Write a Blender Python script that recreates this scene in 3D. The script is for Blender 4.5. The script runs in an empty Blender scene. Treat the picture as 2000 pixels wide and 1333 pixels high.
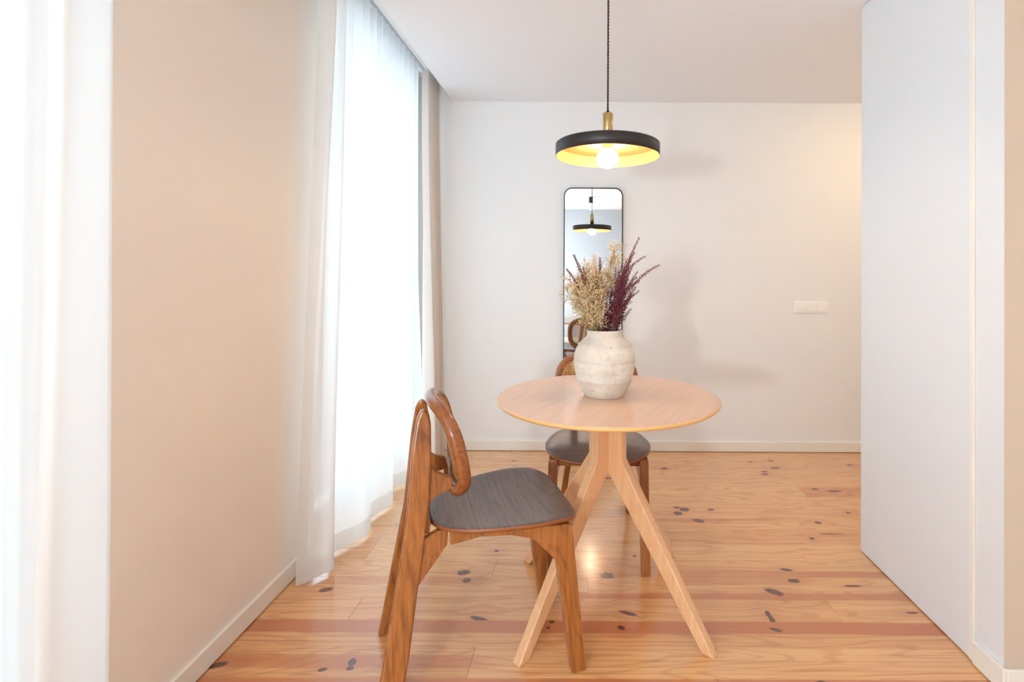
import bpy, bmesh, math, random
from mathutils import Vector, Matrix
random.seed(7)
S = bpy.context.scene
COL = S.collection
PI = math.pi

# ------------------------------------------------------------------ camera
CAMH, FPX, VX, VY = 1.189, 992.0, 1138.0, 537.0
cd = bpy.data.cameras.new('camera'); cam = bpy.data.objects.new('camera', cd); COL.objects.link(cam)
S.camera = cam
PITCH, ROLL = 0.006, 0.0055
cd.sensor_width = 36.0; cd.lens = FPX * 36 / 2000
cd.shift_x = (1000 - VX) / 2000
cd.shift_y = (VY - FPX * PITCH - 666.5) / 2000
cd.clip_start = 0.02
cam.matrix_world = Matrix.Translation((0, 0, CAMH)) @ Matrix.Rotation(PI / 2 + PITCH, 4, 'X') @ Matrix.Rotation(ROLL, 4, 'Z')

# ------------------------------------------------------------------ world, daylight, added rear fill light, exposure
S.view_settings.view_transform = 'Standard'; S.view_settings.look = 'None'
S.view_settings.gamma = 1; S.view_settings.use_curve_mapping = False
S.view_settings.exposure = -0.06
S.cycles.use_denoising = True
S.cycles.max_bounces = 14; S.cycles.diffuse_bounces = 9; S.cycles.glossy_bounces = 6
S.cycles.transmission_bounces = 10; S.cycles.transparent_max_bounces = 12
S.cycles.sample_clamp_indirect = 40.0
W = bpy.data.worlds.new('sky'); S.world = W; W.use_nodes = True
bg = W.node_tree.nodes['Background']; bg.inputs[0].default_value = (0.80, 0.90, 1.0, 1); bg.inputs[1].default_value = 1.2

def area(name, loc, rot, sx, sy, power, color):
    l = bpy.data.lights.new(name, 'AREA'); l.shape = 'RECTANGLE'; l.size = sx; l.size_y = sy
    l.energy = power; l.color = color
    o = bpy.data.objects.new(name, l); COL.objects.link(o); o.location = loc; o.rotation_euler = rot
    return o
DAY = (0.62, 0.84, 1.0)
area('daylight_far_window', (-1.50, 2.75, 1.2), (0, -PI / 2, 0), 2.5, 1.2, 33, DAY)
area('daylight_near_window', (-1.50, 0.35, 1.2), (0, -PI / 2, 0), 2.5, 1.6, 34, DAY)
area('rear_fill_light', (1.75, -2.45, 1.35), (-PI / 2, 0, 0), 1.7, 1.9, 85, (0.60, 0.81, 1.0))  # fill light added behind the camera to brighten the room

# ------------------------------------------------------------------ node helpers
def lin(c):
    return tuple(((v / 255) / 12.92 if v / 255 <= 0.04045 else ((v / 255 + 0.055) / 1.055) ** 2.4) for v in c) + (1,)
class NB:
    def __init__(s, name):
        s.m = bpy.data.materials.new(name); s.m.use_nodes = True
        s.t = s.m.node_tree; s.n = s.t.nodes; s.bsdf = s.n['Principled BSDF']; s.out = s.n['Material Output']
    def node(s, typ, **kw):
        n = s.n.new(typ)
        for k, v in kw.items(): setattr(n, k, v)
        return n
    def put(s, inp, v):
        if isinstance(v, bpy.types.NodeSocket): s.t.links.new(v, inp)
        else: inp.default_value = v
    def math(s, op, a, b=0.0, c=None, clamp=False):
        n = s.node('ShaderNodeMath', operation=op, use_clamp=clamp)
        s.put(n.inputs[0], a); s.put(n.inputs[1], b)
        if c is not None: s.put(n.inputs[2], c)
        return n.outputs[0]
    def mix(s, f, a, b, blend='MIX'):
        n = s.node('ShaderNodeMix', data_type='RGBA', blend_type=blend)
        s.put(n.inputs[0], f); s.put(n.inputs[6], a); s.put(n.inputs[7], b)
        return n.outputs[2]
    def noise(s, vec, scale, detail=3, rough=0.5):
        n = s.node('ShaderNodeTexNoise'); s.put(n.inputs['Vector'], vec)
        n.inputs['Scale'].default_value = scale; n.inputs['Detail'].default_value = detail; n.inputs['Roughness'].default_value = rough
        return n.outputs[0]
    def comb(s, x, y, z):
        n = s.node('ShaderNodeCombineXYZ'); s.put(n.inputs[0], x); s.put(n.inputs[1], y); s.put(n.inputs[2], z); return n.outputs[0]
    def sep(s, v):
        n = s.node('ShaderNodeSeparateXYZ'); s.put(n.inputs[0], v); return n.outputs
    def ss(s, v, a, b):
        n = s.node('ShaderNodeMapRange', interpolation_type='SMOOTHSTEP'); s.put(n.inputs[0], v)
        s.put(n.inputs[1], a); s.put(n.inputs[2], b); return n.outputs[0]
    def bump(s, h, strength, dist=0.002):
        n = s.node('ShaderNodeBump'); n.inputs['Strength'].default_value = strength; n.inputs['Distance'].default_value = dist
        s.put(n.inputs['Height'], h); s.put(s.bsdf.inputs['Normal'], n.outputs[0])
    def set(s, **kw):
        for k, v in kw.items(): s.put(s.bsdf.inputs[k.replace('_', ' ')], v)

def plain(name, rgb, rough=0.5, metal=0.0, noise_amt=0.03, nscale=20, bump=0.0, **kw):
    b = NB(name); tc = b.node('ShaderNodeTexCoord').outputs['Object']
    f = b.noise(tc, nscale, 3)
    c = lin(rgb); d = tuple(v * (1 - noise_amt * 2) for v in c[:3]) + (1,)
    b.set(Base_Color=b.mix(f, c, d), Roughness=rough, Metallic=metal)
    if bump: b.bump(f, bump)
    for k, v in kw.items(): b.put(b.bsdf.inputs[k.replace('_', ' ')], v)
    return b.m

def wood(name, light, dark, axis=2, rough=0.35, fine=60, contrast=1.0, figure=7, coat=0.0, world=False):
    """straight grain along one local axis with a loose figure"""
    b = NB(name)
    tc = b.node('ShaderNodeTexCoord').outputs['Object']
    x, y, z = b.sep(tc)
    comp = [x, y, z]
    st = [b.math('MULTIPLY', comp[i], 0.045 if i == axis else 1.0) for i in range(3)]
    n1 = b.noise(b.comb(*st), fine * 2.2, 4, 0.6)
    st2 = [b.math('MULTIPLY', comp[i], 0.16 if i == axis else 1.0) for i in range(3)]
    n2 = b.noise(b.comb(*st2), figure, 1.5, 0.4)
    rings = b.ss(b.math('SINE', b.math('MULTIPLY', n2, 110)), .3, 1.0)
    f = b.math('ADD', b.math('MULTIPLY', b.ss(n1, .32, .72), 0.6), b.math('MULTIPLY', rings, 0.3))
    f = b.math('ADD', b.math('MULTIPLY', f, contrast), .5 * (1 - contrast))
    b.set(Base_Color=b.mix(f, lin(light), lin(dark)), Roughness=rough, Coat_Weight=coat, Coat_Roughness=0.2)
    b.bump(n1, 0.08, 0.001)
    return b.m

# ------------------------------------------------------------------ mesh helpers
def mesh_obj(name, bm, mat, parent=None, smooth=False, loc=None):
    me = bpy.data.meshes.new(name); bmesh.ops.recalc_face_normals(bm, faces=bm.faces)
    if smooth:
        for f in bm.faces: f.smooth = True
    bm.to_mesh(me); bm.free()
    o = bpy.data.objects.new(name, me); COL.objects.link(o)
    if mat: me.materials.append(mat)
    if parent: o.parent = parent
    if loc: o.location = loc
    return o
def box(bm, x0, x1, y0, y1, z0, z1):
    vs = [bm.verts.new((x, y, z)) for x in (x0, x1) for y in (y0, y1) for z in (z0, z1)]
    for q in ((0, 1, 3, 2), (4, 6, 7, 5), (0, 4, 5, 1), (2, 3, 7, 6), (0, 2, 6, 4), (1, 5, 7, 3)):
        bm.faces.new([vs[i] for i in q])
def bevel(o, w, seg=2, ang=40):
    m = o.modifiers.new('bevel', 'BEVEL'); m.width = w; m.segments = seg; m.limit_method = 'ANGLE'; m.angle_limit = math.radians(ang)
    return o
def lathe(bm, prof, n=48, cx=0, cy=0, closed=False):
    rings = []
    for r, z in prof:
        if r < 1e-6: rings.append([bm.verts.new((cx, cy, z))])
        else: rings.append([bm.verts.new((cx + r * math.cos(2 * PI * i / n), cy + r * math.sin(2 * PI * i / n), z)) for i in range(n)])
    pairs = list(zip(rings, rings[1:]))
    if closed: pairs.append((rings[-1], rings[0]))
    for a, b in pairs:
        for i in range(n):
            j = (i + 1) % n
            if len(a) == 1 and len(b) == 1: continue
            if len(a) == 1: bm.faces.new((a[0], b[i], b[j]))
            elif len(b) == 1: bm.faces.new((a[i], a[j], b[0]))
            else: bm.faces.new((a[i], a[j], b[j], b[i]))
def tube(bm, pts, rad, n=6, closed=False, sec=None):
    """rad: number or list; pts: Vectors"""
    pts = [Vector(p) for p in pts]; N = len(pts)
    if not isinstance(rad, (list, tuple)): rad = [rad] * N
    up = Vector((0, 0, 1)); rings = []; prev = None
    for i, p in enumerate(pts):
        if closed: t = pts[(i + 1) % N] - pts[i - 1]
        else: t = pts[min(i + 1, N - 1)] - pts[max(i - 1, 0)]
        t.normalize()
        if prev is None:
            a = up if abs(t.z) < 0.9 else Vector((1, 0, 0)); u = t.cross(a).normalized()
        else: u = (prev - t * prev.dot(t)).normalized()
        w = t.cross(u); prev = u
        rings.append([bm.verts.new(p + (u * math.cos(2 * PI * k / n) + w * math.sin(2 * PI * k / n)) * rad[i]) for k in range(n)])
    rng = range(N) if closed else range(N - 1)
    for i in rng:
        a, b = rings[i], rings[(i + 1) % N]
        for k in range(n): bm.faces.new((a[k], a[(k + 1) % n], b[(k + 1) % n], b[k]))
    if not closed: bm.faces.new(rings[0][::-1]); bm.faces.new(rings[-1])
def tag(o, label=None, cat=None, group=None, kind=None):
    for k, v in (('label', label), ('category', cat), ('group', group), ('kind', kind)):
        if v: o[k] = v
    return o
def empty(name, loc=(0, 0, 0), rz=0, label=None, cat=None, group=None):
    o = bpy.data.objects.new(name, None); COL.objects.link(o); o.location = loc; o.rotation_euler = (0, 0, rz); o.empty_display_size = .1
    return tag(o, label, cat, group)
def struct(name, bm, mat, parent=None, label=None):
    o = mesh_obj(name, bm, mat, parent)
    if not parent: o['kind'] = 'structure'
    if label: o['label'] = label
    return o
def px(x, y, z):            # photo pixel at a known depth -> point of the place
    dx, dy = x - VX, y - VY
    x1 = dx + ROLL * dy; y1 = dy - ROLL * dx
    return Vector((x1 * z / FPX, z, CAMH - y1 * z / FPX))
def fl(x, y):               # photo pixel of a floor point
    dx, dy = x - VX, y - VY
    x1 = dx + ROLL * dy; y1 = dy - ROLL * dx
    z = FPX * CAMH / y1
    return x1 * z / FPX, z

# ------------------------------------------------------------------ materials
M = {}
M['wall'] = plain('wall_paint', (240, 234, 226), 0.75, noise_amt=0.01, nscale=3)
M['wallback'] = plain('wall_paint_back', (238, 241, 243), 0.7, noise_amt=0.01, nscale=3)
M['ceil'] = plain('ceiling_paint', (238, 241, 246), 0.85, noise_amt=0.01, nscale=3)
M['trim'] = plain('trim_paint', (238, 236, 228), 0.4, noise_amt=0.01)
M['white'] = plain('cupboard_lacquer', (226, 232, 238), 0.32, noise_amt=0.008, nscale=2)
M['plastic'] = plain('switch_plastic', (246, 247, 248), 0.3, noise_amt=0.0)
M['metalblack'] = plain('mirror_frame_black', (35, 30, 28), 0.4, 0.6)
M['shade'] = plain('shade_black', (38, 32, 34), 0.42, 0.0)
M['gold'] = plain('shade_gold_lining', (214, 152, 98), 0.5, 0.2, noise_amt=0.0)
M['brass'] = plain('brass', (196, 168, 112), 0.28, 1.0, noise_amt=0.0)
M['cord'] = plain('cord_fabric', (62, 48, 46), 0.8)
M['oak'] = wood('table_oak', (222, 190, 164), (204, 166, 136), axis=0, rough=0.32, fine=45, contrast=0.6, figure=5, coat=0.4)
M['oakedge'] = plain('table_edge_oak', (232, 184, 116), 0.4, noise_amt=0.04, nscale=60)
M['oakleg'] = wood('table_leg_oak', (234, 190, 146), (214, 162, 114), axis=2, rough=0.4, fine=40, contrast=0.7, figure=8)
M['walnut'] = wood('chair_stained_oak', (172, 106, 50), (112, 60, 16), axis=2, rough=0.28, fine=40, contrast=1.0, figure=9, coat=0.3)
M['ring'] = wood('chair_bentwood', (160, 94, 46), (108, 56, 20), axis=0, rough=0.27, fine=35, contrast=0.7, figure=9, coat=0.35)
M['seat'] = wood('chair_seat_veneer', (118, 98, 90), (78, 62, 58), axis=0, rough=0.36, fine=60, contrast=1.0, figure=5, coat=0.25)
M['seatedge'] = plain('seat_edge', (150, 84, 38), 0.35, noise_amt=0.1, nscale=50)
M['cane'] = plain('cane_strand', (216, 168, 112), 0.5, noise_amt=0.1, nscale=80)

def mk_mirror():
    b = NB('mirror_glass'); b.set(Base_Color=(0.86, 0.90, 0.92, 1), Metallic=1.0, Roughness=0.0); return b.m
M['mirror'] = mk_mirror()
def mk_emit(name, col, strength):
    b = NB(name); b.set(Base_Color=(1, 1, 1, 1), Emission_Color=col, Emission_Strength=strength, Roughness=0.4); return b.m
M['bulb'] = mk_emit('bulb_glow', (1.0, 0.80, 0.56, 1), 100)
M['lampglow'] = mk_emit('lamp_glow', (0.86, 0.95, 1.0, 1), 470)
def mk_sheer(name, col, transp, transl):
    b = NB(name); tc = b.node('ShaderNodeTexCoord').outputs['UV']
    x, y, z = b.sep(tc)
    wx = b.math('SINE', b.math('MULTIPLY', x, 2400)); wy = b.math('SINE', b.math('MULTIPLY', y, 2400))
    weave = b.math('ADD', b.math('MULTIPLY', wx, 0.04), b.math('MULTIPLY', wy, 0.04))
    d = b.node('ShaderNodeBsdfDiffuse'); d.inputs[0].default_value = col
    t = b.node('ShaderNodeBsdfTranslucent'); t.inputs[0].default_value = col
    tr = b.node('ShaderNodeBsdfTransparent')
    m1 = b.node('ShaderNodeMixShader'); m1.inputs[0].default_value = transl
    b.t.links.new(d.outputs[0], m1.inputs[1]); b.t.links.new(t.outputs[0], m1.inputs[2])
    m2 = b.node('ShaderNodeMixShader'); b.put(m2.inputs[0], b.math('ADD', weave, transp, clamp=True))
    b.t.links.new(m1.outputs[0], m2.inputs[1]); b.t.links.new(tr.outputs[0], m2.inputs[2])
    b.t.links.new(m2.outputs[0], b.out.inputs[0])
    return b.m
M['sheer'] = mk_sheer('sheer_voile', (0.93, 0.94, 0.95, 1), 0.12, 0.5)
M['hem'] = mk_sheer('sheer_hem', (0.92, 0.92, 0.91, 1), 0.08, 0.5)
M['drape'] = mk_sheer('beige_drape', lin((234, 226, 219)), 0.0, 0.25)
def mk_glass():
    b = NB('window_glass'); g = b.node('ShaderNodeBsdfTransparent'); g.inputs[0].default_value = (.95, .97, .97, 1)
    gl = b.node('ShaderNodeBsdfGlossy'); gl.inputs['Roughness'].default_value = 0.02
    m = b.node('ShaderNodeMixShader'); m.inputs[0].default_value = 0.06
    b.t.links.new(g.outputs[0], m.inputs[1]); b.t.links.new(gl.outputs[0], m.inputs[2]); b.t.links.new(m.outputs[0], b.out.inputs[0])
    return b.m
M['glass'] = mk_glass()
def mk_vase():
    b = NB('vase_earthenware'); tc = b.node('ShaderNodeTexCoord').outputs['Object']
    n1 = b.noise(tc, 9, 4, .6); n2 = b.noise(tc, 70, 4, .7)
    x, y, z = b.sep(tc)
    n3 = b.noise(b.comb(b.math('MULTIPLY', x, 8), b.math('MULTIPLY', y, 8), b.math('MULTIPLY', z, 60)), 1.0, 3, .6)
    c = b.mix(b.ss(n1, .35, .7), lin((224, 217, 205)), lin((208, 197, 182)))
    c = b.mix(b.math('MULTIPLY', b.ss(n2, .52, .72), .4), c, lin((170, 156, 140)))
    c = b.mix(b.math('MULTIPLY', b.ss(n3, .5, .75), .35), c, lin((232, 226, 216)))
    b.set(Base_Color=c, Roughness=.9); b.bump(b.math('ADD', b.math('MULTIPLY', n2, .6), n3), .55, .003)
    return b.m
M['vase'] = mk_vase()
M['burgundy'] = plain('dried_burgundy', (124, 54, 70), .8, noise_amt=.15, nscale=120)
M['stemred'] = plain('dried_red_stem', (104, 58, 58), .8, noise_amt=.1)
M['cream'] = plain('dried_cream_blossom', (238, 216, 178), .85, noise_amt=.12, nscale=90)
M['straw'] = plain('dried_straw_stem', (168, 148, 92), .8, noise_amt=.12)

# floor boards: pine, colour varies by board; knots and heartwood streaks belong to single boards
def mk_pine(name, knots, bands):
    b = NB(name)
    pos = b.node('ShaderNodeNewGeometry').outputs['Position']
    x, y, z = b.sep(pos)
    at = b.node('ShaderNodeAttribute', attribute_type='OBJECT', attribute_name='seed').outputs['Fac']
    tone = b.node('ShaderNodeAttribute', attribute_type='OBJECT', attribute_name='tone').outputs['Fac']
    yy = y; dark = None; ring = None
    for (kx, ky, a, c, rot) in knots:
        dx = b.math('SUBTRACT', x, kx); dy = b.math('SUBTRACT', y, ky)
        cs, sn = math.cos(rot), math.sin(rot)
        u = b.math('ADD', b.math('MULTIPLY', dx, cs), b.math('MULTIPLY', dy, sn))
        v = b.math('SUBTRACT', b.math('MULTIPLY', dy, cs), b.math('MULTIPLY', dx, sn))
        wob = b.noise(b.comb(x, y, kx), 38, 1)
        d = b.math('SQRT', b.math('ADD', b.math('POWER', b.math('MULTIPLY', u, 1 / a), 2), b.math('POWER', b.math('MULTIPLY', v, 1 / c), 2)))
        d = b.math('ADD', d, b.math('MULTIPLY', b.math('SUBTRACT', wob, .5), .9))
        k = b.math('SUBTRACT', b.math('SUBTRACT', 1, b.ss(d, .7, 1.15)), b.math('MULTIPLY', b.math('SUBTRACT', 1, b.ss(d, .1, .6)), .08))
        dark = k if dark is None else b.math('MAXIMUM', dark, k)
        g = b.math('SQRT', b.math('ADD', b.math('POWER', b.math('MULTIPLY', dx, 1 / (a * 4 + .05)), 2), b.math('POWER', b.math('MULTIPLY', dy, 1 / (c * 3 + .02)), 2)))
        F = b.math('SUBTRACT', 1, b.ss(g, 0, 1.0))
        yy = b.math('ADD', yy, b.math('MULTIPLY', b.math('MULTIPLY', F, dy), -.55))
        ring = F if ring is None else b.math('MAXIMUM', ring, F)
    sx = b.math('ADD', x, b.math('MULTIPLY', at, 37.0))
    fine = b.noise(b.comb(b.math('MULTIPLY', sx, 1.3), b.math('MULTIPLY', yy, 150), at), 1.0, 4, .6)
    fig = b.noise(b.comb(b.math('MULTIPLY', sx, .95), b.math('MULTIPLY', yy, 7.0), b.math('MULTIPLY', at, 9)), 1.0, 2, .45)
    rg = b.math('SINE', b.math('MULTIPLY', fig, 95))
    rg = b.ss(rg, .25, 1.0)
    f = b.math('ADD', b.math('MULTIPLY', b.ss(fine, .35, .72), .6), b.math('MULTIPLY', rg, .36))
    base = b.mix(tone, lin((234, 186, 128)), lin((214, 150, 90)))
    deep = b.mix(tone, lin((204, 140, 82)), lin((176, 104, 54)))
    c = b.mix(f, base, deep)
    wv = b.noise(b.comb(b.math('MULTIPLY', x, 2.2), at, 0.0), 1.0, 2)
    yb = b.math('ADD', y, b.math('MULTIPLY', b.math('SUBTRACT', wv, .5), .02))
    for (y0, y1, x0, x1, amt) in bands:
        m = b.math('MULTIPLY', b.ss(yb, y0 - .004, y0 + .004), b.math('SUBTRACT', 1, b.ss(yb, y1 - .006, y1 + .006)))
        m = b.math('MULTIPLY', m, b.ss(x, x0 - .15, x0 + .1)); m = b.math('MULTIPLY', m, b.math('SUBTRACT', 1, b.ss(x, x1 - .1, x1 + .15)))
        c = b.mix(b.math('MULTIPLY', m, amt), c, lin((186, 104, 56)))
    if ring is not None: c = b.mix(b.math('MULTIPLY', ring, .30), c, lin((190, 108, 60)))
    if dark is not None: c = b.mix(b.math('MULTIPLY', dark, 1.0), c, lin((92, 40, 22)))
    b.set(Base_Color=c, Roughness=.34, Coat_Weight=1.0, Coat_Roughness=.16, Coat_IOR=1.6)
    b.bump(fine, .06, .001)
    return b.m

# ------------------------------------------------------------------ the room
CEIL = 2.36; ZB = 3.434; XL = -1.125; XR = 2.75; YR = -2.25; XC = -.885; TOP = 2.52
# walls
bm = bmesh.new(); box(bm, XL - .3, XR + .15, ZB, ZB + .12, -.05, TOP); struct('wall_back', bm, M['wallback'])
bm = bmesh.new()                                          # the window wall, its openings left out
W2 = (2.14, 3.26); W1 = (-.45, 1.02)
box(bm, XL - .24, XL, W2[1], ZB, -.05, TOP)
box(bm, XL - .24, XL, W1[1], W2[0], -.05, TOP)
box(bm, XL - .24, XL, YR, W1[0], -.05, TOP)
box(bm, XL - .24, XL, W2[0], W2[1], 2.38, TOP); box(bm, XL - .24, XL, W1[0], W1[1], 2.38, TOP)
struct('wall_left', bm, M['wall'])
bm = bmesh.new(); box(bm, XR, XR + .12, YR, ZB, -.05, TOP); struct('wall_right', bm, M['wall'])
bm = bmesh.new(); box(bm, 1.212, XR, 1.46, 1.566, 0, CEIL); o = struct('wall_pier', bm, M['white'])
o.data.materials.append(plain('pier_beige_front', (206, 192, 176), 0.75, noise_amt=0.01, nscale=3))
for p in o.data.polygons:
    if p.normal.y < -.5: p.material_index = 1  # camera-facing side beige, the other sides white
bm = bmesh.new()
box(bm, XL, .9, YR - .12, YR, -.05, TOP); box(bm, 2.6, XR, YR - .12, YR, -.05, TOP); box(bm, .9, 2.6, YR - .12, YR, -.05, .4); box(bm, .9, 2.6, YR - .12, YR, 2.3, TOP)  # rear wall, with a gap for the added fill light
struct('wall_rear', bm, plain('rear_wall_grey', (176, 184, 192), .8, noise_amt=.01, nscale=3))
# ceiling with the recess for the curtain rails
bm = bmesh.new(); box(bm, XC, XR, YR, ZB, CEIL, TOP + .08); box(bm, XL - .24, XC, YR, ZB, TOP, TOP + .08); struct('ceiling', bm, M['ceil'])
# window frames, in the reveals
def window(n, y0, y1):
    bm = bmesh.new(); xa, xb = XL - .16, XL - .10
    box(bm, xa, xb, y0, y0 + .06, 0, 2.38); box(bm, xa, xb, y1 - .06, y1, 0, 2.38)
    box(bm, xa, xb, y0 + .06, y1 - .06, 2.32, 2.38); box(bm, xa, xb, y0 + .06, y1 - .06, 0, .09)
    ym = (y0 + y1) / 2; box(bm, xa, xb, ym - .04, ym + .04, .09, 2.32)
    w = struct('window_%d' % n, bm, M['trim'])
    for a, c in ((y0 + .06, ym - .04), (ym + .04, y1 - .06)):
        bm = bmesh.new(); box(bm, XL - .135, XL - .125, a, c, .09, 2.32); mesh_obj('pane', bm, M['glass'], w)
window(1, *W1); window(2, *W2)
bm = bmesh.new()
for a, c in ((.9, .96), (2.54, 2.6), (1.71, 1.79)): box(bm, a, c, YR - .09, YR - .04, .4, 2.3)
box(bm, .96, 2.54, YR - .09, YR - .04, .4, .46); box(bm, .96, 2.54, YR - .09, YR - .04, 2.24, 2.3)
struct('window_3', bm, M['trim'])  # unseen window frame, added to go with the rear fill light
# baseboards
def board(name, x0, x1, y0, y1, h=.070):
    bm = bmesh.new(); box(bm, x0, x1, y0, y1, .003, h); o = struct(name, bm, M['trim']); bevel(o, .003, 2); return o
board('baseboard_back', XC - .24, XR, ZB - .012, ZB)
board('baseboard_left', XL, XL + .012, W1[1], W2[0])
board('baseboard_right', 1.200, 1.212, 1.448, 1.566, .073)
board('baseboard_pier', 1.212, XR, 1.448, 1.46)
board('baseboard_rear', XL, XR, YR, YR + .012)

# floor boards
BW = .1235; J0 = 2.863
def P2(x, y, rx, ry, rot=0):
    X, Y = fl(x, y); return (X, Y, rx * Y / FPX, ry * Y * Y / (FPX * CAMH), rot)
KN = [P2(906, 1117, 13, 6), P2(912, 1132, 10, 5), P2(938, 1208, 6, 16, 1.2), P2(1185, 1124, 14, 8), P2(1226, 1196, 5, 14, 1.2), P2(1213, 1224, 8, 4, -.5),
      P2(1078, 1212, 6, 4, .4), P2(1071, 1224, 4, 3), P2(1297, 915, 8, 2.4), P2(1336, 995, 10, 4), P2(1321, 990, 6, 3), P2(1323, 1002, 9, 4, -.4), P2(1362, 1016, 12, 4, -.2),
      P2(1387, 995, 7, 2), P2(1493, 926, 7, 2), P2(1492, 921, 6, 1.5), P2(1513, 914, 10, 2, .1), P2(1597, 1020, 6, 3), P2(1585, 1051, 6, 2.5), P2(1548, 1132, 10, 5, -.1),
      P2(1512, 1155, 18, 6, -.5), P2(1534, 1112, 12, 3, -.2), P2(1503, 1204, 6, 14, .1), P2(1513, 1228, 12, 4, -.4), P2(1655, 1001, 5, 2), P2(1591, 955, 6, 2),
      P2(1628, 959, 13, 2), P2(1003, 901, 5, 1.8), P2(691, 1290, 8, 9, .3), P2(685, 1303, 8, 5), P2(632, 1305, 10, 4, .3), P2(428, 1297, 18, 7, .3),
      P2(636, 1151, 14, 5, .2), P2(1186, 933, 20, 2), P2(1239, 1085, 4, 2), P2(1662, 1143, 20, 2), P2(1620, 1042, 22, 1.2), P2(1658, 908, 6, 1.6), P2(1505, 900, 5, 1.5),
      P2(1465, 902, 4, 1.4), P2(970, 1075, 5, 2), P2(1780, 1195, 14, 2), P2(1393, 1265, 4, 5), P2(1600, 1330, 12, 4)]
def row_of(y): return math.floor((J0 - y) / BW)
BANDS = {}
def band(y0, y1, x0, x1, amt):
    for r in {row_of(y0 + .001), row_of(y1 - .001)}: BANDS.setdefault(r, []).append((y0, y1, x0, x1, amt))
band(1.690, 1.7515, -2, 3, .85); band(1.870, 1.905, -.1, 2, .7); band(1.955, 2.055, .35, .85, .45); band(2.01, 2.05, .9, 2, .6)
band(1.38, 1.499, -2, 3, .75); band(1.536, 1.59, -1.3, -.32, .6); band(1.95, 2.0, -1.1, -.45, .4); band(2.463, 2.49, .3, .9, .5); band(1.14, 1.2, -2, 3, .5)
floor_bm = bmesh.new(); box(floor_bm, XL - .24, XR, YR, ZB, -.08, -.016)
floor = struct('floor', floor_bm, plain('subfloor', (120, 84, 56), .8))
JOINTS = {0: [1.215], 7: [.026, 2.1], 10: [-.335, 1.9], 3: [-.4], 9: [-1.5], 5: [.95, -.9], 2: [2.0, -.7], 6: [-.35, 1.8], 4: [.4], 8: [.9, -.8]}
TONES = {0: [.15, .95], 7: [.35, .3, .5], 10: [.55, .2, .4], 9: [.35], -1: [.1, .2], -2: [.15, .3], 1: [.25, .2], 2: [.2, .25, .3], 3: [.35, .2], 11: [.8, .6]}
mats = {}; rr = random.Random(3)
r = row_of(ZB - 1e-4)
while True:
    yb = J0 - BW * r; ya = yb - BW                         # far edge yb, near edge ya
    if yb <= YR: break
    cuts = JOINTS.get(r, [rr.uniform(-.8, .6), rr.uniform(1.2, 2.2)])
    xs = [XL - .24] + sorted(cuts) + [XR]
    kn = [k for k in KN if row_of(k[1]) == r]; bd = BANDS.get(r, [])
    key = r if (kn or bd) else 'plain'
    if key not in mats: mats[key] = mk_pine('pine_board', kn, bd)
    for i, (a, c) in enumerate(zip(xs, xs[1:])):
        y0 = max(ya, YR) + .00025; y1 = min(yb, ZB) - .00025
        bm = bmesh.new(); box(bm, a + .0003, c - .0003, y0, y1, -.016, 0)
        o = mesh_obj('floorboard', bm, mats[key], floor); bevel(o, .0005, 1)
        t = TONES.get(r); o['tone'] = float(t[i] if t and i < len(t) else rr.uniform(.1, .55)); o['seed'] = float(r * .713 + i * 1.37 + 40)
    r += 1

# tall cupboard at the right
cup = empty('tall_cupboard', (1.209, 1.566, 0), 0, 'tall flat white cupboard side reaching the ceiling at the right', 'cupboard')
bm = bmesh.new(); box(bm, 0, .56, .022, .638, .004, CEIL - .004); bevel(mesh_obj('side_panel', bm, M['white'], cup), .0015)
bm = bmesh.new(); box(bm, -.003, .56, .002, .020, .004, CEIL - .004); bevel(mesh_obj('edge_strip', bm, M['trim'], cup), .0015)
bm = bmesh.new(); box(bm, .02, .56, .640, .658, .06, CEIL - .01); bevel(mesh_obj('door', bm, M['white'], cup), .0015)

# light switch on the back wall
sw = empty('light_switch', (1.545, ZB, .978), 0, 'white triple light switch plate on the back wall', 'light switch')
bm = bmesh.new(); box(bm, -.113, .113, -.008, 0, -.040, .040); bevel(mesh_obj('plate', bm, M['plastic'], sw), .003)
for i in range(3):
    bm = bmesh.new(); cx = (i - 1) * .071; box(bm, cx - .031, cx + .031, -.0125, -.008, -.028, .028); bevel(mesh_obj('rocker', bm, M['plastic'], sw), .002)

# mirror
mx0, mx1, mz0, mz1 = -.128, .268, .10, 1.775
def rrect(x0, x1, z0, z1, r, n=8):
    pts = []
    for (cx, cz, a0) in ((x1 - r, z1 - r, 0), (x0 + r, z1 - r, 90), (x0 + r, z0 + r, 180), (x1 - r, z0 + r, 270)):
        for i in range(n + 1):
            a = math.radians(a0 + 90 * i / n); pts.append((cx + r * math.cos(a), cz + r * math.sin(a)))
    return pts
mir = empty('wall_mirror', ((mx0 + mx1) / 2, ZB, mz0), 0, 'tall narrow mirror with rounded corners and thin black frame on the back wall', 'mirror')
cxm = (mx0 + mx1) / 2
def strip(pa, pb, ya, yb, bm):
    n = len(pa)
    A = [bm.verts.new((x - cxm, ya, z - mz0)) for x, z in pa]; B = [bm.verts.new((x - cxm, ya, z - mz0)) for x, z in pb]
    C = [bm.verts.new((x - cxm, yb, z - mz0)) for x, z in pa]; D = [bm.verts.new((x - cxm, yb, z - mz0)) for x, z in pb]
    for i in range(n):
        j = (i + 1) % n
        for (P, Q) in ((A, B), (B, D), (D, C), (C, A)): bm.faces.new((P[i], P[j], Q[j], Q[i]))
bm = bmesh.new(); strip(rrect(mx0, mx1, mz0, mz1, .055), rrect(mx0 + .006, mx1 - .006, mz0 + .006, mz1 - .006, .049), -.026, -.001, bm)
mesh_obj('frame', bm, M['metalblack'], mir)
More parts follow.
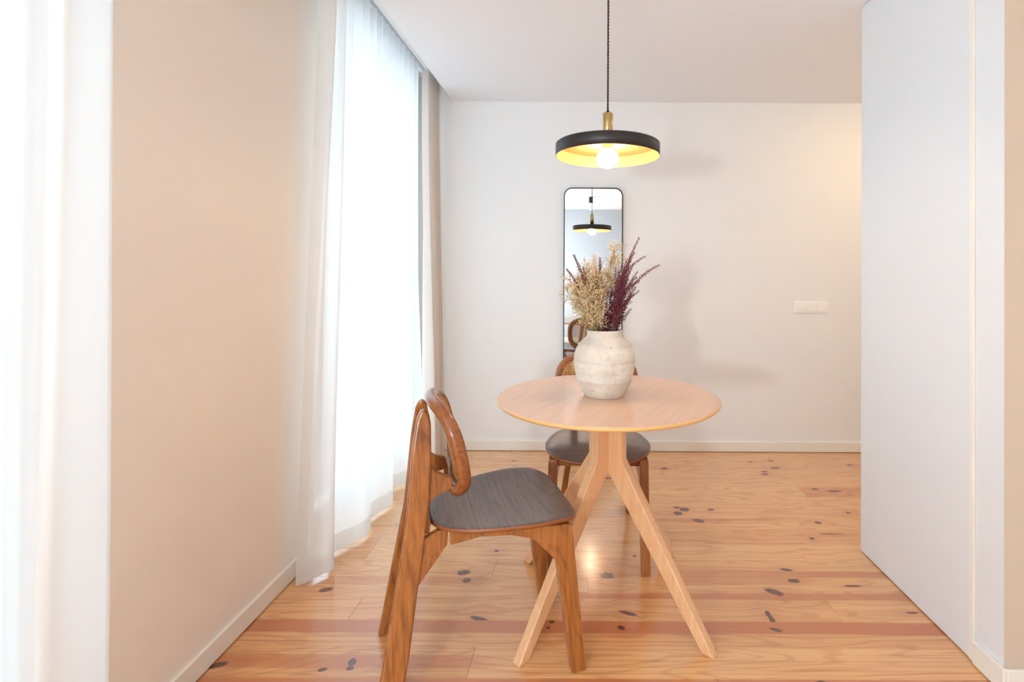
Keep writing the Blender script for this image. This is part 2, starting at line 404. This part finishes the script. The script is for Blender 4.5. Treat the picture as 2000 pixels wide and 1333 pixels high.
bm = bmesh.new(); ip = rrect(mx0 + .005, mx1 - .005, mz0 + .005, mz1 - .005, .05)
f1 = bm.faces.new([bm.verts.new((x - cxm, -.020, z - mz0)) for x, z in ip]); g = bmesh.ops.extrude_face_region(bm, geom=[f1])
bmesh.ops.translate(bm, verts=[v for v in g['geom'] if isinstance(v, bmesh.types.BMVert)], vec=(0, .016, 0))
mesh_obj('mirror_glass', bm, M['mirror'], mir)

# ------------------------------------------------------------------ curtains
def smooth_path(pts, step=.006):
    out = []
    P = [Vector(p) for p in pts]; P = [P[0] * 2 - P[1]] + P + [P[-1] * 2 - P[-2]]
    for i in range(1, len(P) - 2):
        n = max(2, int((P[i + 1] - P[i]).length / step))
        for k in range(n):
            t = k / n; a, b_, c, d = P[i - 1], P[i], P[i + 1], P[i + 2]
            out.append(.5 * ((2 * b_) + (c - a) * t + (2 * a - 5 * b_ + 4 * c - d) * t * t + (3 * b_ - a - 3 * c + d) * t ** 3))
    out.append(P[-2]); return out
def curtain(name, bottom, top, z0, z1, mat, label, cat='curtain', hem=None, group=None, side_hem=0.0):
    root = empty(name, (bottom[0][0], bottom[0][1], z0), 0, label, cat, group)
    ox, oy = bottom[0][0], bottom[0][1]
    n = 0
    A = smooth_path([(x, y, 0) for x, y in bottom], .008)
    # resample the top path to as many points
    B0 = smooth_path([(x, y, 0) for x, y in top], .008)
    B = [B0[min(len(B0) - 1, round(i * (len(B0) - 1) / (len(A) - 1)))] for i in range(len(A))]
    L = [0]
    for i in range(1, len(A)): L.append(L[-1] + (A[i] - A[i - 1]).length)
    H = 36
    def make(pn, za, zb, m, lo=0, hi=None, off=0.0):
        bm = bmesh.new(); uv = bm.loops.layers.uv.new('UVMap'); rows = []
        hi_ = len(A) if hi is None else hi
        for j in range(H + 1):
            z = za + (zb - za) * j / H; t = (z - z0) / (z1 - z0); s = t * t * (3 - 2 * t) * .6 + t * .4
            rows.append([bm.verts.new((A[i].x * (1 - s) + B[i].x * s - ox + off + .004 * math.sin(L[i] * 23 + z * 2.1) * (1 - t), A[i].y * (1 - s) + B[i].y * s - oy, z - z0)) for i in range(lo, hi_)])
        for j in range(H):
            for i in range(len(rows[0]) - 1):
                f = bm.faces.new((rows[j][i], rows[j][i + 1], rows[j + 1][i + 1], rows[j + 1][i]))
                for lp, (ii, jj) in zip(f.loops, ((i, j), (i + 1, j), (i + 1, j + 1), (i, j + 1))):
                    lp[uv].uv = (L[ii + lo], za + (zb - za) * jj / H)
        o = mesh_obj(pn, bm, m, root, smooth=True); return o
    make('curtain_cloth', z0, z1, mat)
    if hem: make('bottom_hem', z0, z0 + .075, hem, off=.0016)
    if side_hem:
        k = next(i for i, l in enumerate(L) if l > side_hem)
        make('side_hem', z0, z1, hem, 0, k, off=.0018)
    hd = make('heading_tape', z1 - .06, z1, hem or mat, off=.002)
    return root
# far window sheer; the path runs away from the camera
bot = [(-1.072, 1.915), (-1.045, 1.945), (-1.02, 1.985), (-.985, 2.03), (-1.02, 2.08), (-1.055, 2.13), (-1.02, 2.19), (-.965, 2.28), (-.975, 2.36), (-1.02, 2.42), (-1.0, 2.50),
       (-.965, 2.585), (-.99, 2.66), (-1.04, 2.74), (-1.01, 2.81), (-.965, 2.88), (-1.0, 2.94), (-1.04, 3.0), (-1.0, 3.05), (-.965, 3.10)]
tops = []
for i in range(29):
    t = i / 28; tops.append((-1.03 + (.028 if i % 2 else -.028), 2.02 + 1.09 * t))
curtain('sheer_curtain', bot, tops, .012, 2.47, M['sheer'], 'white sheer curtain over the far window, beside the beige drape', hem=M['hem'], side_hem=.032, group=None)
# near window sheer
bot = [(-1.022, 1.102), (-1.00, 1.04), (-.985, .98), (-.978, .925), (-1.01, .928), (-1.085, .955), (-1.06, .88), (-.985, .82), (-1.0, .74), (-1.06, .70), (-1.02, .62), (-.975, .55), (-1.04, .47), (-1.0, .38), (-.975, .30),
       (-1.04, .22), (-1.0, .13), (-.975, .05), (-1.04, -.03), (-1.0, -.12), (-.975, -.2), (-1.04, -.3), (-1.0, -.4)]
tops = [(-1.03, 1.105), (-.99, 1.04), (-.975, .98), (-.97, .945), (-1.0, .95), (-1.05, .955)] + [(-1.02 + (.03 if i % 2 else -.03), .90 - i * .0565) for i in range(24)]
curtain('sheer_curtain', bot, tops, .012, 2.47, M['sheer'], 'white sheer curtain at the left edge of the photo, over the near window', hem=M['hem'], side_hem=.02)
# beige drape bunched in the corner
bot = []
for i in range(15):
    t = i / 14; bot.append(((-.985 if i % 2 else -.905) - .005 * math.sin(i), 3.140 + .245 * t))
bot.insert(0, (-.96, 3.128)); tops = [(-.985 + (.022 if i % 2 else -.022), 3.150 + .235 * i / 15) for i in range(16)]
curtain('beige_drape', bot, tops, .012, 2.46, M['drape'], 'opaque beige drape drawn into the corner by the back wall', 'curtain')
# curtain rails in the recess
for i, (xx, lab) in enumerate(((-1.03, 'white curtain rail nearest the window in the ceiling recess'), (-.985, 'white curtain rail nearest the room in the ceiling recess'))):
    bm = bmesh.new(); box(bm, xx - .010, xx + .010, YR + .2, ZB - .02, 2.475, TOP - .001); tag(mesh_obj('curtain_rail', bm, M['plastic']), lab, 'curtain rail')

# ------------------------------------------------------------------ table
TX, TY, TH = .094, 1.857, .75
tab = empty('round_table', (TX, TY, 0), math.radians(3.5), 'round pale oak dining table with four splayed legs', 'table')
bm = bmesh.new(); lathe(bm, [(0, TH), (.392, TH), (.3975, TH - .0015), (.400, TH - .005), (.3995, TH - .009), (.394, TH - .014), (.36, TH - .021), (.30, TH - .024), (0, TH - .024)], 96)
top = mesh_obj('tabletop', bm, M['oak'], tab); top.data.materials.append(M['oakedge'])
for p in top.data.polygons:
    r_ = math.hypot(p.center.x, p.center.y)
    if r_ > .385 and p.center.z < TH - .002: p.material_index = 1
    p.use_smooth = r_ > .38
top.rotation_euler = (0, 0, math.radians(60))
prof = [(.006, .7255), (.074, .7255), (.074, .530), (.424, 0), (.384, 0), (.020, .470), (.006, .478)]
for k in range(4):
    a = math.radians(45 + 90 * k + (2 if k % 2 else -2))
    bm = bmesh.new(); hw = .0165
    A = [bm.verts.new((r_, -hw, z)) for r_, z in prof]; B = [bm.verts.new((r_, hw, z)) for r_, z in prof]
    bm.faces.new(A); bm.faces.new(B[::-1])
    for i in range(len(prof)):
        j = (i + 1) % len(prof); bm.faces.new((A[i], A[j], B[j], B[i]))
    o = mesh_obj('leg', bm, M['oakleg'], tab); o.rotation_euler = (0, 0, a); bevel(o, .004, 2)

# ------------------------------------------------------------------ chairs (local: x = sitter's right, y = forward)
def extrude_profile(bm, prof, vfun, th):
    """prof of (y, z); x offset given by vfun(y, z)"""
    A = [bm.verts.new((vfun(y, z) - th / 2, y, z)) for y, z in prof]; B = [bm.verts.new((vfun(y, z) + th / 2, y, z)) for y, z in prof]
    fa = bm.faces.new(A); fb = bm.faces.new(B[::-1]); fa.normal_update(); fb.normal_update()
    for i in range(len(prof)):
        j = (i + 1) % len(prof); bm.faces.new((A[i], A[j], B[j], B[i]))
    bmesh.ops.triangulate(bm, faces=[fa, fb])
def sheet_u(v, h):          # forward offset of the back ring
    return -.164 + .046 * (abs(v) / .19) ** 2 - (h - .675) * .22
def make_chair(loc, rz, label):
    c = empty('cane_chair', loc, rz, label, 'chair', 'wooden cane-back chairs at the round table')
    rear = [(-.285, 0), (-.257, .125), (-.233, .306), (-.213, .45), (-.202, .55), (-.197, .67), (-.198, .745), (-.203, .776),
            (-.215, .789), (-.228, .785), (-.238, .762), (-.250, .68), (-.270, .45), (-.345, 0)]
    block = [(-.236, .285), (-.233, .306), (-.152, .405), (-.150, .448), (-.180, .444), (-.222, .425)]
    brk = [(-.212, .632), (-.196, .624), (-.182, .606), (-.160, .596), (-.140, .588), (-.136, .562), (-.146, .550), (-.170, .545), (-.188, .535), (-.200, .520), (-.208, .495), (-.222, .49)]
    for s in (1, -1):
        bm = bmesh.new(); extrude_profile(bm, rear, lambda y, z, s=s: s * (.170 - .136 * z), .030)
        bevel(mesh_obj('rear_leg', bm, M['walnut'], c), .0085, 3, 30)
        bm = bmesh.new(); extrude_profile(bm, block, lambda y, z, s=s: s * (.162 - .136 * z), .022)
        bevel(mesh_obj('corner_block', bm, M['walnut'], c), .003, 2, 30)
        bm = bmesh.new(); extrude_profile(bm, brk, lambda y, z, s=s: s * (.162 - .136 * z), .020)
        bevel(mesh_obj('back_bracket', bm, M['walnut'], c), .004, 2, 30)
        front = [(.248, 0), (.203, 0), (.175, .20), (.158, .325), (.145, .352), (.095, .405), (.075, .415), (.02, .428), (-.06, .430), (-.146, .410), (-.146, .449), (.10, .4495), (.19, .446), (.202, .44)]
        bm = bmesh.new(); extrude_profile(bm, front, lambda y, z, s=s: s * (.122 + .062 * min(1, max(0, (y + .15) / .30)) + .004 * (1 - z / .45)), .036)
        bevel(mesh_obj('front_leg', bm, M['walnut'], c), .005, 2, 30)
    bm = bmesh.new(); box(bm, -.168, .168, .150, .172, .405, .446); bevel(mesh_obj('front_rail', bm, M['walnut'], c), .003)
    bm = bmesh.new(); box(bm, -.100, .100, -.225, -.200, .435, .478); bevel(mesh_obj('rear_rail', bm, M['walnut'], c), .003)
    # seat: thin dished shell
    half = [(.240, 0), (.239, .08), (.226, .155), (.185, .203), (.11, .221), (.03, .214), (-.06, .192), (-.13, .158), (-.178, .105), (-.197, .045)]
    loop = [(v, u) for u, v in half] + [(-v, u) for u, v in half[::-1] if v > 0] + [(0 - .0, -.2)][:0]
    loop = [(x, y, 0) for x, y in loop]
    pts = []
    P = [Vector(p) for p in loop]; n = len(P)
    for i in range(n):
        a, b_, cc, d = P[i - 1], P[i], P[(i + 1) % n], P[(i + 2) % n]
        for k in range(5):
            t = k / 5; pts.append(.5 * ((2 * b_) + (cc - a) * t + (2 * a - 5 * b_ + 4 * cc - d) * t * t + (3 * b_ - a - 3 * cc + d) * t ** 3))
    ctr = Vector((0, .03, 0)); bm = bmesh.new(); rings = []
    def sz(p):
        f = (p.x / .21) ** 2; return .462 + .010 * f - .012 * max(0, (p.y - .14) / .1) ** 2 - .006 * (1 - f)
    for s_ in (.25, .5, .75, .9, .97, 1.0):
        rings.append([bm.verts.new(((ctr + (p - ctr) * s_).x, (ctr + (p - ctr) * s_).y, sz(ctr + (p - ctr) * s_) - (.0015 if s_ == 1 else 0))) for p in pts])
    low = []
    for s_ in (1.0, .985, .6): low.append([bm.verts.new(((ctr + (p - ctr) * s_).x, (ctr + (p - ctr) * s_).y, sz(ctr + (p - ctr) * s_) - (.011 if s_ == 1 else .014))) for p in pts])
    allr = rings + low
    for a, b_ in zip(allr, allr[1:]):
        for i in range(len(a)):
            j = (i + 1) % len(a); f = bm.faces.new((a[i], a[j], b_[j], b_[i]))
            if a is rings[-1] or a is low[0] or a is low[1]: f.material_index = 1
    bm.faces.new(rings[0]); bm.faces.new(low[-1][::-1]).material_index = 1
    st = mesh_obj('seat', bm, M['seat'], c, smooth=True); st.data.materials.append(M['seatedge'])
    # back ring: flattened bentwood loop, curved round the sitter
    bm = bmesh.new(); N = 96; hw_, hh_, hc = .179, .131, .675; rings = []; K = 20
    for i in range(N):
        a = 2 * PI * i / N; e = 2 / 3.0
        def pt(a):
            ca, sa = math.cos(a), math.sin(a); v = hw_ * math.copysign(abs(ca) ** e, ca); h = hc + hh_ * math.copysign(abs(sa) ** e, sa)
            return Vector((v, sheet_u(v, h), h))
        p = pt(a); t = (pt(a + .03) - pt(a - .03)).normalized()
        nrm = Vector((-2 * .046 * p.x / .19 ** 2, 1, .22)).normalized()
        side = t.cross(nrm).normalized()
        rings.append([bm.verts.new(p + side * (.0165 * math.copysign(abs(math.cos(q)) ** .8, math.cos(q))) + nrm * (.0185 * math.copysign(abs(math.sin(q)) ** .8, math.sin(q)))) for q in [2 * PI * k / K for k in range(K)]])
    for i in range(N):
        A_, B_ = rings[i], rings[(i + 1) % N]
        for k in range(K): bm.faces.new((A_[k], A_[(k + 1) % K], B_[(k + 1) % K], B_[k]))
    ring_o = mesh_obj('back_frame', bm, M['ring'], c, smooth=True)
    # woven cane: real strands
    bm = bmesh.new()
    def inside(v, h): return (abs(v) / (hw_ - .006)) ** 3 + (abs(h - hc) / (hh_ - .006)) ** 3 < 1
    def strand(p0, p1, w, off):
        n_ = 26; seg = []
        for i in range(n_ + 1):
            t = i / n_; v = p0[0] + (p1[0] - p0[0]) * t; h = p0[1] + (p1[1] - p0[1]) * t
            if inside(v, h): seg.append((v, h))
            else:
                if len(seg) > 1: emit(seg, w, off, p0, p1)
                seg = []
        if len(seg) > 1: emit(seg, w, off, p0, p1)
    def emit(seg, w, off, p0, p1):
        dv, dh = p1[0] - p0[0], p1[1] - p0[1]; l = math.hypot(dv, dh); nv, nh = -dh / l * w, dv / l * w
        prev = None
        for v, h in seg:
            u = sheet_u(v, h) + .0170 + off
            q = [bm.verts.new((v - nv, u, h - nh)), bm.verts.new((v + nv, u, h + nh)), bm.verts.new((v, u + .0009, h))]
            if prev:
                bm.faces.new((prev[0], prev[2], q[2], q[0])); bm.faces.new((prev[2], prev[1], q[1], q[2])); bm.faces.new((prev[1], prev[0], q[0], q[1]))
            prev = q
    stp = .0125
    for i in range(-15, 16):
        for d in (-.0019, .0019):
            strand((i * stp + d, hc - hh_), (i * stp + d, hc + hh_), .0010, 0)
    for i in range(-10, 11):
        for d in (-.0019, .0019):
            strand((-hw_, hc + i * stp + d), (hw_, hc + i * stp + d), .0010, .001)
    for i in range(-24, 25):
        b0 = i * stp + stp / 2
        strand((b0 - hh_, hc - hh_), (b0 + hh_, hc + hh_), .0011, .002); strand((b0 + hh_, hc - hh_), (b0 - hh_, hc + hh_), .0011, .003)
    mesh_obj('cane_panel', bm, M['cane'], c)
    bm = bmesh.new(); pr = []                              # spline that holds the cane in its groove
    for i in range(96):
        a = 2 * PI * i / 96; ca, sa = math.cos(a), math.sin(a); e = 2 / 3
        v = (hw_ - .019) * math.copysign(abs(ca) ** e, ca); h = hc + (hh_ - .019) * math.copysign(abs(sa) ** e, sa)
        pr.append((v, sheet_u(v, h) + .0170, h))
    tube(bm, pr, .0026, 6, closed=True); mesh_obj('cane_spline', bm, M['cane'], c, smooth=True)
    return c
def copy_tree(o, parent=None):
    c = o.copy(); COL.objects.link(c); c.parent = parent
    for ch in list(o.children): copy_tree(ch, c)
    return c
# near chair: forward direction (cos20, sin20) -> rotation so that local +y points there
near = make_chair((-.285, 1.640, 0), math.radians(20 - 90), 'stained wooden chair with cane back in front at the left of the table')
far = copy_tree(near); far.location = (.068, 2.255, 0); far.rotation_euler = (0, 0, PI)
far['label'] = 'stained wooden chair with cane back behind the table, facing the camera'

# ------------------------------------------------------------------ vase and dried flowers
VXc, VYc = .081, 1.857
bm = bmesh.new()
vp = [(0, 0), (.068, 0), (.072, .003), (.083, .018), (.0935, .040), (.1005, .0605), (.1035, .063), (.1000, .0655), (.108, .090), (.1115, .112), (.1125, .1235), (.1095, .1265), (.1125, .1295), (.109, .155), (.1025, .172), (.0945, .186), (.0965, .1885), (.0915, .1915),
      (.080, .203), (.068, .213), (.0645, .219), (.0645, .231), (.067, .236), (.0655, .239), (.060, .239), (.057, .232), (.057, .215), (.085, .19), (.10, .13), (.085, .04), (0, .02)]
lathe(bm, vp, 64); vase = mesh_obj('vase', bm, M['vase'], None, smooth=True, loc=(VXc, VYc, TH))
tag(vase, 'rough beige earthenware vase with ribbed bands on the table', 'vase')
MOUTH = Vector((VXc, VYc, TH + .225))
rf = random.Random(11)
def bez(p0, p1, bend, n=14):
    mid = (p0 + p1) / 2 + bend; return [p0 * (1 - t) ** 2 + mid * 2 * t * (1 - t) + p1 * t * t for t in [i / n for i in range(n + 1)]]
ICO = bmesh.new(); bmesh.ops.create_icosphere(ICO, subdivisions=1, radius=1)
ICV = [v.co.copy() for v in ICO.verts]; ICF = [[v.index for v in f.verts] for f in ICO.faces]
OCT = [Vector(v) for v in ((1, 0, 0), (-1, 0, 0), (0, 1, 0), (0, -1, 0), (0, 0, 1), (0, 0, -1))]
OCF = ((0, 2, 4), (2, 1, 4), (1, 3, 4), (3, 0, 4), (2, 0, 5), (1, 2, 5), (3, 1, 5), (0, 3, 5))
def blob(V, F, c, r, d=None, stretch=1.0, ico=False):
    b0 = len(V); src, fs = (ICV, ICF) if ico else (OCT, OCF)
    rot = Vector((rf.uniform(-1, 1), rf.uniform(-1, 1), rf.uniform(-1, 1)))
    q = rot.to_track_quat('Z', 'Y') if d is None else d.to_track_quat('Z', 'Y')
    for v in src: V.append(c + q @ Vector((v.x * r, v.y * r, v.z * r * stretch)))
    for f in fs: F.append([b0 + i for i in f])
def from_lists(name, V, F, mat, parent, origin):
    me = bpy.data.meshes.new(name); me.from_pydata([tuple(v - origin) for v in V], [], F); me.materials.append(mat)
    o = bpy.data.objects.new(name, me); COL.objects.link(o); o.parent = parent
    return o
def burgundy(tip, start=.25, root_xy=None, dens=1.0, label=None, bow=.08):
    rx, ry = root_xy or (rf.uniform(-.034, .034), rf.uniform(-.03, .03))
    base = Vector((VXc + rx * .5, VYc + ry * .5, TH + .06)); mouth = MOUTH + Vector((rx, ry, 0))
    root = empty('dried_flower_spike', tuple(base), 0, label or 'burgundy dried flower spike in the dense dark clump right of the cream blossom', 'dried flower', 'burgundy dried flower spikes in the vase')
    d = tip - mouth; bend = Vector((-d.x * rf.uniform(.5, 1) * bow * 2, rf.uniform(-.012, .012), d.length * (.04 + bow * .5)))
    path = [base] + bez(mouth, tip, bend, 18)
    bm = bmesh.new(); n = len(path); tube(bm, [p - base for p in path], [.0016 - .0011 * i / n for i in range(n)], 5); mesh_obj('stem', bm, M['stemred'], root, smooth=True)
    V, F = [], []; L = d.length; cnt = int(L * 300 * dens)
    for i in range(cnt):
        t = start + (1 - start) * (i / cnt) ** .8; k = 1 + t * (n - 2); a = int(min(k, n - 2)); p = path[a].lerp(path[a + 1], k - a)
        tang = (path[a + 1] - path[a]).normalized(); side = tang.orthogonal().normalized(); side.rotate(__import__('mathutils').Quaternion(tang, i * 2.4 + rf.uniform(-.4, .4)))
        fade = 1 - .55 * max(0, (t - .6) / .4); cl = (.0068 * fade)
        # whorled buds: small leaves standing off the stem
        blob(V, F, p + side * cl * rf.uniform(.4, 1.0), .0019 * fade + .0008, (side + tang * .6).normalized(), 1.7)
        if rf.random() < .55: blob(V, F, p + side * cl * 1.5 * rf.uniform(.6, 1), .0017 * fade + .0006)
    from_lists('buds', V, F, M['burgundy'], root, base)
tips = [  # photo px, depth offset
    (1249, 463, .00), (1289, 517, -.03), (1262, 500, .03), (1251, 548, -.05), (1236, 590, -.03), (1246, 530, .02), (1232, 498, -.03), (1225, 505, .05), (1216, 512, -.06),
    (1238, 515, .06), (1222, 530, .02), (1212, 540, -.04), (1228, 545, .04), (1242, 560, .0), (1218, 560, -.07), (1205, 575, -.06), (1232, 570, .05), (1225, 600, -.05), (1208, 530, .0),
    (1214, 585, .04), (1195, 545, .04), (1188, 566, -.03), (1202, 524, .05), (1184, 590, -.05), (1212, 556, .07), (1239, 575, .0), (1249, 568, -.04), (1243, 540, .03), (1234, 603, .02), (1240, 492, .02), (1222, 520, -.02), (1230, 530, -.05), (1198, 600, -.07), (1212, 610, -.08)]
special = {0: 'tallest burgundy flower spike, rising above the rest', 1: 'burgundy flower spike reaching farthest right over the wall', 2: 'thin burgundy flower spike ending right, just above the longest one', 4: 'short burgundy flower spike branching low at the right'}
for i, (x, y, dz) in enumerate(tips):
    rx = .014 + .034 * rf.uniform(-1, 1); burgundy(px(x, y, VYc + dz), rf.uniform(.06, .22), (rx, dz * .35), 1.0, special.get(i), .30 if i in (1, 2, 3, 4) else .07)
for (x, y, dz, lab) in ((1120, 497, 0, 'burgundy flower spike standing highest at the left, above the cream blossom'), (1106, 525, -.02, 'burgundy flower spike pointing left out of the cream blossom'),
                        (1172, 503, .03, 'burgundy flower spike in the middle of the cream blossom, higher one'), (1163, 528, -.03, 'burgundy flower spike in the middle of the cream blossom, lower one'), (1138, 520, .0, 'short burgundy flower spike between the left spikes and the middle')):
    burgundy(px(x, y, VYc + dz), .45, (-.02, dz), 1.0, lab)
def cream(tip, spread, n_br, label):
    rx, ry = rf.uniform(-.042, .0), rf.uniform(-.03, .02)
    base = Vector((VXc + rx * .5, VYc + ry * .5, TH + .06)); mouth = MOUTH + Vector((rx, ry, 0))
    root = empty('dried_blossom_spray', tuple(base), 0, label, 'dried flower', 'cream dried blossom sprays in the vase')
    d = tip - mouth; path = [base] + bez(mouth, tip, Vector((rf.uniform(-.01, .01), 0, d.length * .05)), 10)
    bm = bmesh.new(); tube(bm, [p - base for p in path], [.0015 - .0009 * i / len(path) for i in range(len(path))], 5)
    V, F = [], []
    for k in range(int(n_br * .85)):
        t = rf.uniform(.35, 1.0) ; q = 1 + t * (len(path) - 2); a = int(min(q, len(path) - 2)); p = path[a].lerp(path[a + 1], q - a)
        dirn = (d.normalized() * .9 + Vector((rf.gauss(0, .6), rf.gauss(0, .6), rf.gauss(0, .45)))).normalized()
        ln = spread * rf.uniform(.5, 1.1) * (1.15 - .5 * t); e = p + dirn * ln
        tube(bm, [p - base, (p + e) / 2 - base + Vector((0, 0, .003)), e - base], [.0006, .0005, .0003], 3)
        for s_ in range(5):
            c0 = p.lerp(e, rf.uniform(.4, 1)); dd = (dirn + Vector((rf.gauss(0, .8), rf.gauss(0, .8), rf.gauss(0, .7)))).normalized(); e2 = c0 + dd * rf.uniform(.008, .022)
            tube(bm, [c0 - base, e2 - base], [.0004, .0003], 3)
            for _ in range(2):
                blob(V, F, e2 + Vector((rf.gauss(0, .003), rf.gauss(0, .003), rf.gauss(0, .003))), rf.uniform(.0012, .0024), None, 1.1)
    mesh_obj('stem', bm, M['straw'], root); from_lists('blossoms', V, F, M['cream'], root, base)
LC = 'cream dried blossom spray inside the fluffy pale clump of the vase bunch'
for (x, y, dz, sp, nb, lab) in ((1204, 478, .03, .045, 60, 'tallest cream blossom spray, in the middle of the bunch'), (1196, 505, .05, .045, 50, LC), (1212, 510, .06, .04, 40, LC), (1158, 505, .04, .04, 34, LC),
        (1143, 520, .0, .05, 60, LC), (1158, 540, -.04, .05, 60, LC), (1130, 545, .05, .05, 55, LC), (1113, 545, .0, .045, 45, 'cream blossom spray reaching farthest left, over the wall'),
        (1108, 572, .02, .045, 45, LC), (1125, 570, -.05, .05, 60, LC), (1145, 570, -.07, .05, 70, LC), (1165, 575, -.07, .05, 70, LC), (1130, 598, -.06, .045, 60, LC), (1150, 600, -.09, .045, 60, LC),
        (1175, 545, .0, .045, 55, LC), (1182, 530, .07, .045, 45, LC), (1136, 560, .08, .05, 50, LC), (1160, 615, -.08, .035, 40, LC), (1118, 560, -.03, .045, 45, LC)):
    cream(px(x, y, VYc + dz), sp, nb, lab)

# ------------------------------------------------------------------ pendant lamp
PX_, PY_ = .089, 1.857; HB, HT = 1.621, 1.667
pen = empty('pendant_lamp', (PX_, PY_, HB), 0, 'black disc pendant lamp with gold lining over the table', 'lamp')
bm = bmesh.new(); lathe(bm, [(.020, HT - HB), (.186, HT - HB), (.190, HT - HB - .003), (.190, 0), (.1885, 0)], 96); mesh_obj('shade', bm, M['shade'], pen, smooth=False)
for p in pen.children[0].data.polygons: p.use_smooth = abs(p.normal.z) < .5
bm = bmesh.new(); lathe(bm, [(.1885, 0), (.1885, .0405), (.1865, .0435), (0, .0435)], 96); mesh_obj('shade_lining', bm, M['gold'], pen)
bm = bmesh.new(); lathe(bm, [(0, .160), (.017, .160), (.0185, .158), (.0185, .046), (0, .046)], 40); o = mesh_obj('stem', bm, M['brass'], pen)
for p in o.data.polygons: p.use_smooth = abs(p.normal.z) < .5
bm = bmesh.new(); lathe(bm, [(0, .172), (.005, .171), (.006, .1605), (0, .1605)], 20); mesh_obj('cord_grip', bm, M['metalblack'], pen)
bm = bmesh.new(); H_ = CEIL - HB - .025
for ph in (0, PI):
    pts = [(.0019 * math.cos(ph + z * 260), .0019 * math.sin(ph + z * 260), z) for z in [.170 + (H_ - .170) * i / 420 for i in range(421)]]
    tube(bm, pts, .0021, 5)
mesh_obj('cord', bm, M['cord'], pen, smooth=True)
bm = bmesh.new(); lathe(bm, [(0, CEIL - HB), (.05, CEIL - HB), (.05, CEIL - HB - .022), (.046, CEIL - HB - .025), (0, CEIL - HB - .025)], 40); mesh_obj('ceiling_rose', bm, M['shade'], pen)
bm = bmesh.new(); lathe(bm, [(0, .0434), (.02, .0434), (.02, .03), (0, .03)], 24); mesh_obj('bulb_socket', bm, M['brass'], pen)
bm = bmesh.new(); lathe(bm, [(0, .030)] + [(.040 * math.sin(a), -.006 + .036 * math.cos(a)) for a in [PI * i / 16 for i in range(2, 16)]] + [(0, -.042)], 32); mesh_obj('bulb', bm, M['bulb'], pen, smooth=True)

# ------------------------------------------------------------------ behind the camera (seen in the mirror, lighting the room)
lt = empty('standing_lamp', (-.90, -1.05, 0), 0, 'slim standing lamp behind the camera', 'lamp')
bm = bmesh.new(); lathe(bm, [(0, 0), (.13, 0), (.13, .015), (.012, .02), (.010, 1.04), (0, 1.04)], 32); mesh_obj('stand', bm, M['shade'], lt)
bm = bmesh.new(); lathe(bm, [(0, 1.04)] + [(.075 * math.sin(a), 1.115 - .075 * math.cos(a)) for a in [PI * i / 16 for i in range(1, 16)]] + [(0, 1.19)], 32); mesh_obj('lamp_globe', bm, M['lampglow'], lt, smooth=True)
sp = empty('ceiling_spot', (.118, -.80, CEIL), 0, 'small dark hanging spot lamp seen in the mirror', 'lamp')
bm = bmesh.new(); lathe(bm, [(0, 0), (.03, 0), (.03, -.095), (0, -.095)], 24); mesh_obj('lamp_cap', bm, M['shade'], sp)
bm = bmesh.new(); lathe(bm, [(0, -.095), (.028, -.095), (.036, -.15), (.030, -.195), (0, -.20)], 24); mesh_obj('lamp_glass', bm, mk_emit('spot_glass', (.85, 1, .93, 1), 1.2), sp)
cl = empty('ceiling_lamp', (2.05, 2.6, CEIL), 0, 'round ceiling lamp in the hallway behind the cupboard', 'lamp')
bm = bmesh.new(); lathe(bm, [(0, 0), (.11, 0), (.11, -.03), (.10, -.035), (0, -.035)], 32); mesh_obj('lamp_body', bm, mk_emit('hall_glow', (1, .68, .38, 1), 52), cl)
